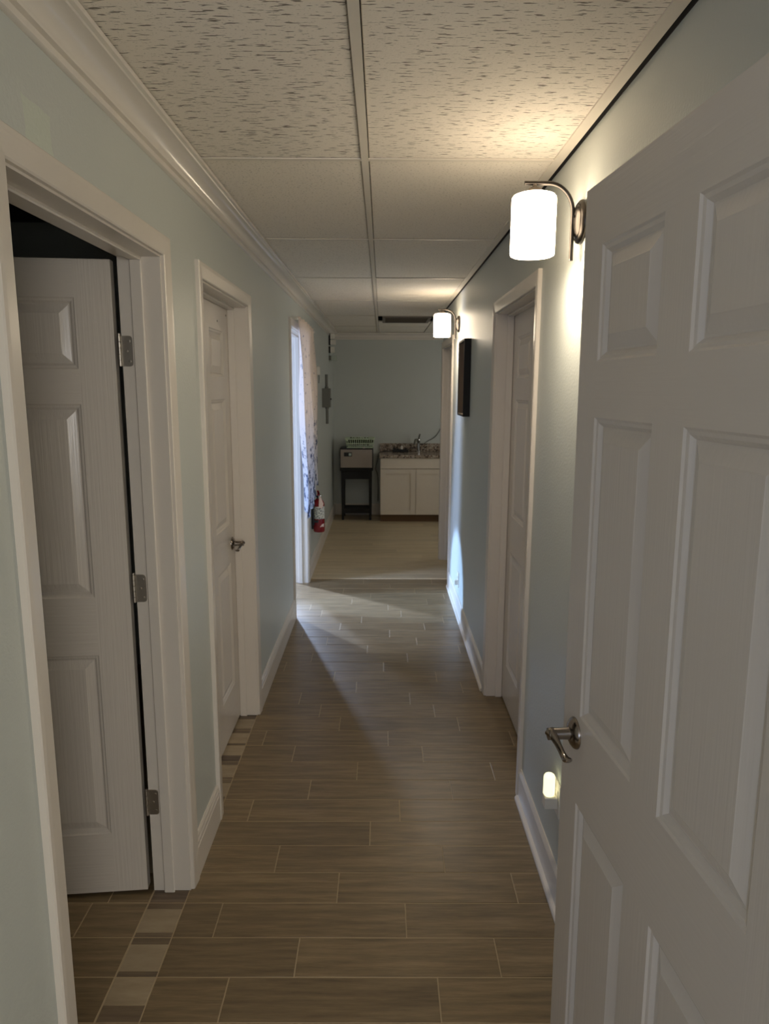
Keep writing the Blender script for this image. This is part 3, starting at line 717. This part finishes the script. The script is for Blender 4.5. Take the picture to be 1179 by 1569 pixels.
# basket
bz = 0.947
bk = tag(empty('basket', (-0.29, 9.20, bz)), 'pale green slotted plastic basket on top of the safe', 'basket')
def rr(w_, d_, z): return [(-w_, -d_, z), (w_, -d_, z), (w_, d_, z), (-w_, d_, z)]
lat = MB(); w0, w1, d0, d1_, H = 0.165, 0.182, 0.115, 0.130, 0.120
lat.box(-w0, w0, -d0, d0, 0, 0.006)
def bar(p, q, r): lat.tube([p, q], r, 6)
for i in range(14):
    t = -1 + 2 * i / 13
    for s_ in (-1, 1): bar((t * w0, s_ * d0, 0.004), (t * w1, s_ * d1_, H), 0.0042)
for i in range(9):
    t = -1 + 2 * i / 8
    for s_ in (-1, 1): bar((s_ * w0, t * d0, 0.004), (s_ * w1, t * d1_, H), 0.0042)
for zf in (0.06, 0.5):
    a = w0 + (w1 - w0) * zf; b_ = d0 + (d1_ - d0) * zf; z = H * zf
    P = rr(a, b_, z)
    for i in range(4): bar(P[i], P[(i + 1) % 4], 0.006)
lat.build('lattice', M['basket'], bk)
rim = MB(); P = rr(w1 + .004, d1_ + .004, H)
for i in range(4): rim.tube([P[i], P[(i + 1) % 4]], 0.008, 8)
rim.build('rim', M['basket'], bk)
ct = MB(); n1 = 14
ct.add([((i / n1 - .5) * .29, (j / n1 - .5) * .19, 0.105 + 0.022 * math.sin(i * 1.7) * math.cos(j * 1.3) + .010 * math.sin(i * j)) for j in range(n1 + 1) for i in range(n1 + 1)],
       [(j * (n1 + 1) + i, j * (n1 + 1) + i + 1, (j + 1) * (n1 + 1) + i + 1, (j + 1) * (n1 + 1) + i) for j in range(n1) for i in range(n1)])
c = ct.build('folded_cloth', M['leafgreen'], smooth=True, loc=(-0.29, 9.20, bz)); sm = c.modifiers.new('thick', 'SOLIDIFY'); sm.thickness = 0.05
tag(c, 'dark green cloth heaped inside the slotted basket', 'cloth')
tag(MB().cbox(-0.250, -0.215, 9.052, 9.075, 0.947, 0.963, 0.003).build('folded_paper', M['white_plastic']), 'small white scrap on the front edge of the safe', 'paper')

# sink cabinet
cx0, cx1, cy0, cy1 = -0.020, 0.894, 8.90, YF - 0.002
cb = tag(empty('sink_cabinet', ((cx0 + cx1) / 2, (cy0 + cy1) / 2, 0)), 'white two-door shaker sink cabinet on a brown toe kick', 'cabinet')
hx, hy = (cx1 - cx0) / 2, (cy1 - cy0) / 2
MB().box(-hx, hx, -hy + .02, hy, 0.10, 0.838).build('carcass', M['cab'], cb)
MB().box(-hx, hx, -hy + .075, hy, 0.001, 0.10).build('toe_kick', M['toe'], cb)
MB().cbox(-hx + .003, hx - .003, -hy, -hy + .02, 0.702, 0.836, 0.002).build('false_front', M['cab'], cb)
for s_ in (-1, 1):
    a, b_ = (-hx + .003, -.003) if s_ < 0 else (.003, hx - .003)
    z0, z1, rl = 0.104, 0.696, 0.062
    dd = MB().box(a, a + rl, -hy, -hy + .02, z0, z1).box(b_ - rl, b_, -hy, -hy + .02, z0, z1).box(a + rl, b_ - rl, -hy, -hy + .02, z0, z0 + rl).box(a + rl, b_ - rl, -hy, -hy + .02, z1 - rl, z1).build('door', M['cab'], cb)
    MB().box(a + rl, b_ - rl, -hy + .012, -hy + .019, z0 + rl, z1 - rl).build('panel', M['cab'], dd)
ctp = tag(empty('countertop', ((cx0 + cx1) / 2, cy1, 0.838)), 'speckled granite vanity top with backsplash on the sink cabinet', 'countertop')
MB().cbox(-hx - .012, hx + .012, -2 * hy - .018, 0, 0.0, 0.040, 0.003).build('slab', M['granite'], ctp)
MB().cbox(-hx - .012, hx + .012, -.020, 0, 0.041, 0.145, 0.003).build('backsplash', M['granite'], ctp)
# faucet
fc = tag(empty('faucet', (0.49, 9.36, 0.878)), 'grey single-post faucet at the back of the granite top', 'faucet')
MB().lathe([(0.028, 0), (0.028, 0.008), (0.022, 0.014), (0.020, 0.12), (0.022, 0.16), (0.018, 0.172), (0.004, 0.174)], 24).build('body', M['chrome'], fc, smooth=True)
MB().tube([(0, -0.01, 0.13), (-0.02, -0.05, 0.165), (-0.045, -0.09, 0.165), (-0.055, -0.115, 0.13), (-0.056, -0.12, 0.105)], [0.018, 0.017, 0.016, 0.016, 0.015], 16).build('spout', M['steel'], fc, smooth=True)
MB().tube([(0, 0, 0.17), (0.004, -0.02, 0.20), (0.008, -0.05, 0.225), (0.010, -0.075, 0.235)], [0.010, 0.009, 0.010, 0.011], 12).build('handle', M['steel'], fc, smooth=True)
# things on the counter
dr = tag(empty('power_strip', (0.245, 9.30, 0.878)), 'black power strip with plugs lying on the granite top', 'power strip')
MB().cbox(-0.105, 0.105, -0.030, 0.030, 0, 0.038, 0.005).build('body', M['black_plastic'], dr)
for px_, hh in ((-0.075, .055), (-0.035, .050), (0.02, .085), (0.07, .06)):
    MB().cbox(px_ - .014, px_ + .014, -0.016, 0.016, 0.036, hh, 0.003).build('plug', M['white_plastic'] if px_ == 0.02 else M['black_plastic'], dr)
def cord(name, pts, label, r=0.004):
    P = [Vector(p) for p in pts]; out = []
    for i in range(len(P) - 1):
        p0, p1, p2, p3 = P[max(i - 1, 0)], P[i], P[i + 1], P[min(i + 2, len(P) - 1)]
        for s_ in range(6):
            t = s_ / 6
            out.append(0.5 * ((2 * p1) + (p2 - p0) * t + (2 * p0 - 5 * p1 + 4 * p2 - p3) * t * t + (3 * p1 - p0 - 3 * p2 + p3) * t ** 3))
    out.append(P[-1])
    return tag(MB().tube(out, r, 8).build(name, M['black_plastic'], smooth=True), label, 'cord')
cord('cord', [(0.345, 9.30, 0.90), (0.38, 9.31, 0.932), (0.43, 9.33, 0.926), (0.46, 9.40, 0.935), (0.52, 9.415, 0.975), (0.56, 9.42, 0.98), (0.62, 9.43, 1.02), (0.68, 9.44, 1.05), (0.73, 9.455, 1.09), (0.77, 9.46, 1.15), (0.80, 9.464, 1.22)], 'black cord rising to the wall past the faucet')
cord('cord', [(0.145, 9.30, 0.896), (0.07, 9.28, 0.890), (0.0, 9.26, 0.888), (-0.045, 9.25, 0.865), (-0.058, 9.25, 0.78), (-0.085, 9.28, 0.66), (-0.06, 9.30, 0.58), (-0.05, 9.33, 0.4), (-0.055, 9.38, 0.2)], 'black cord hanging between the stand and the cabinet')
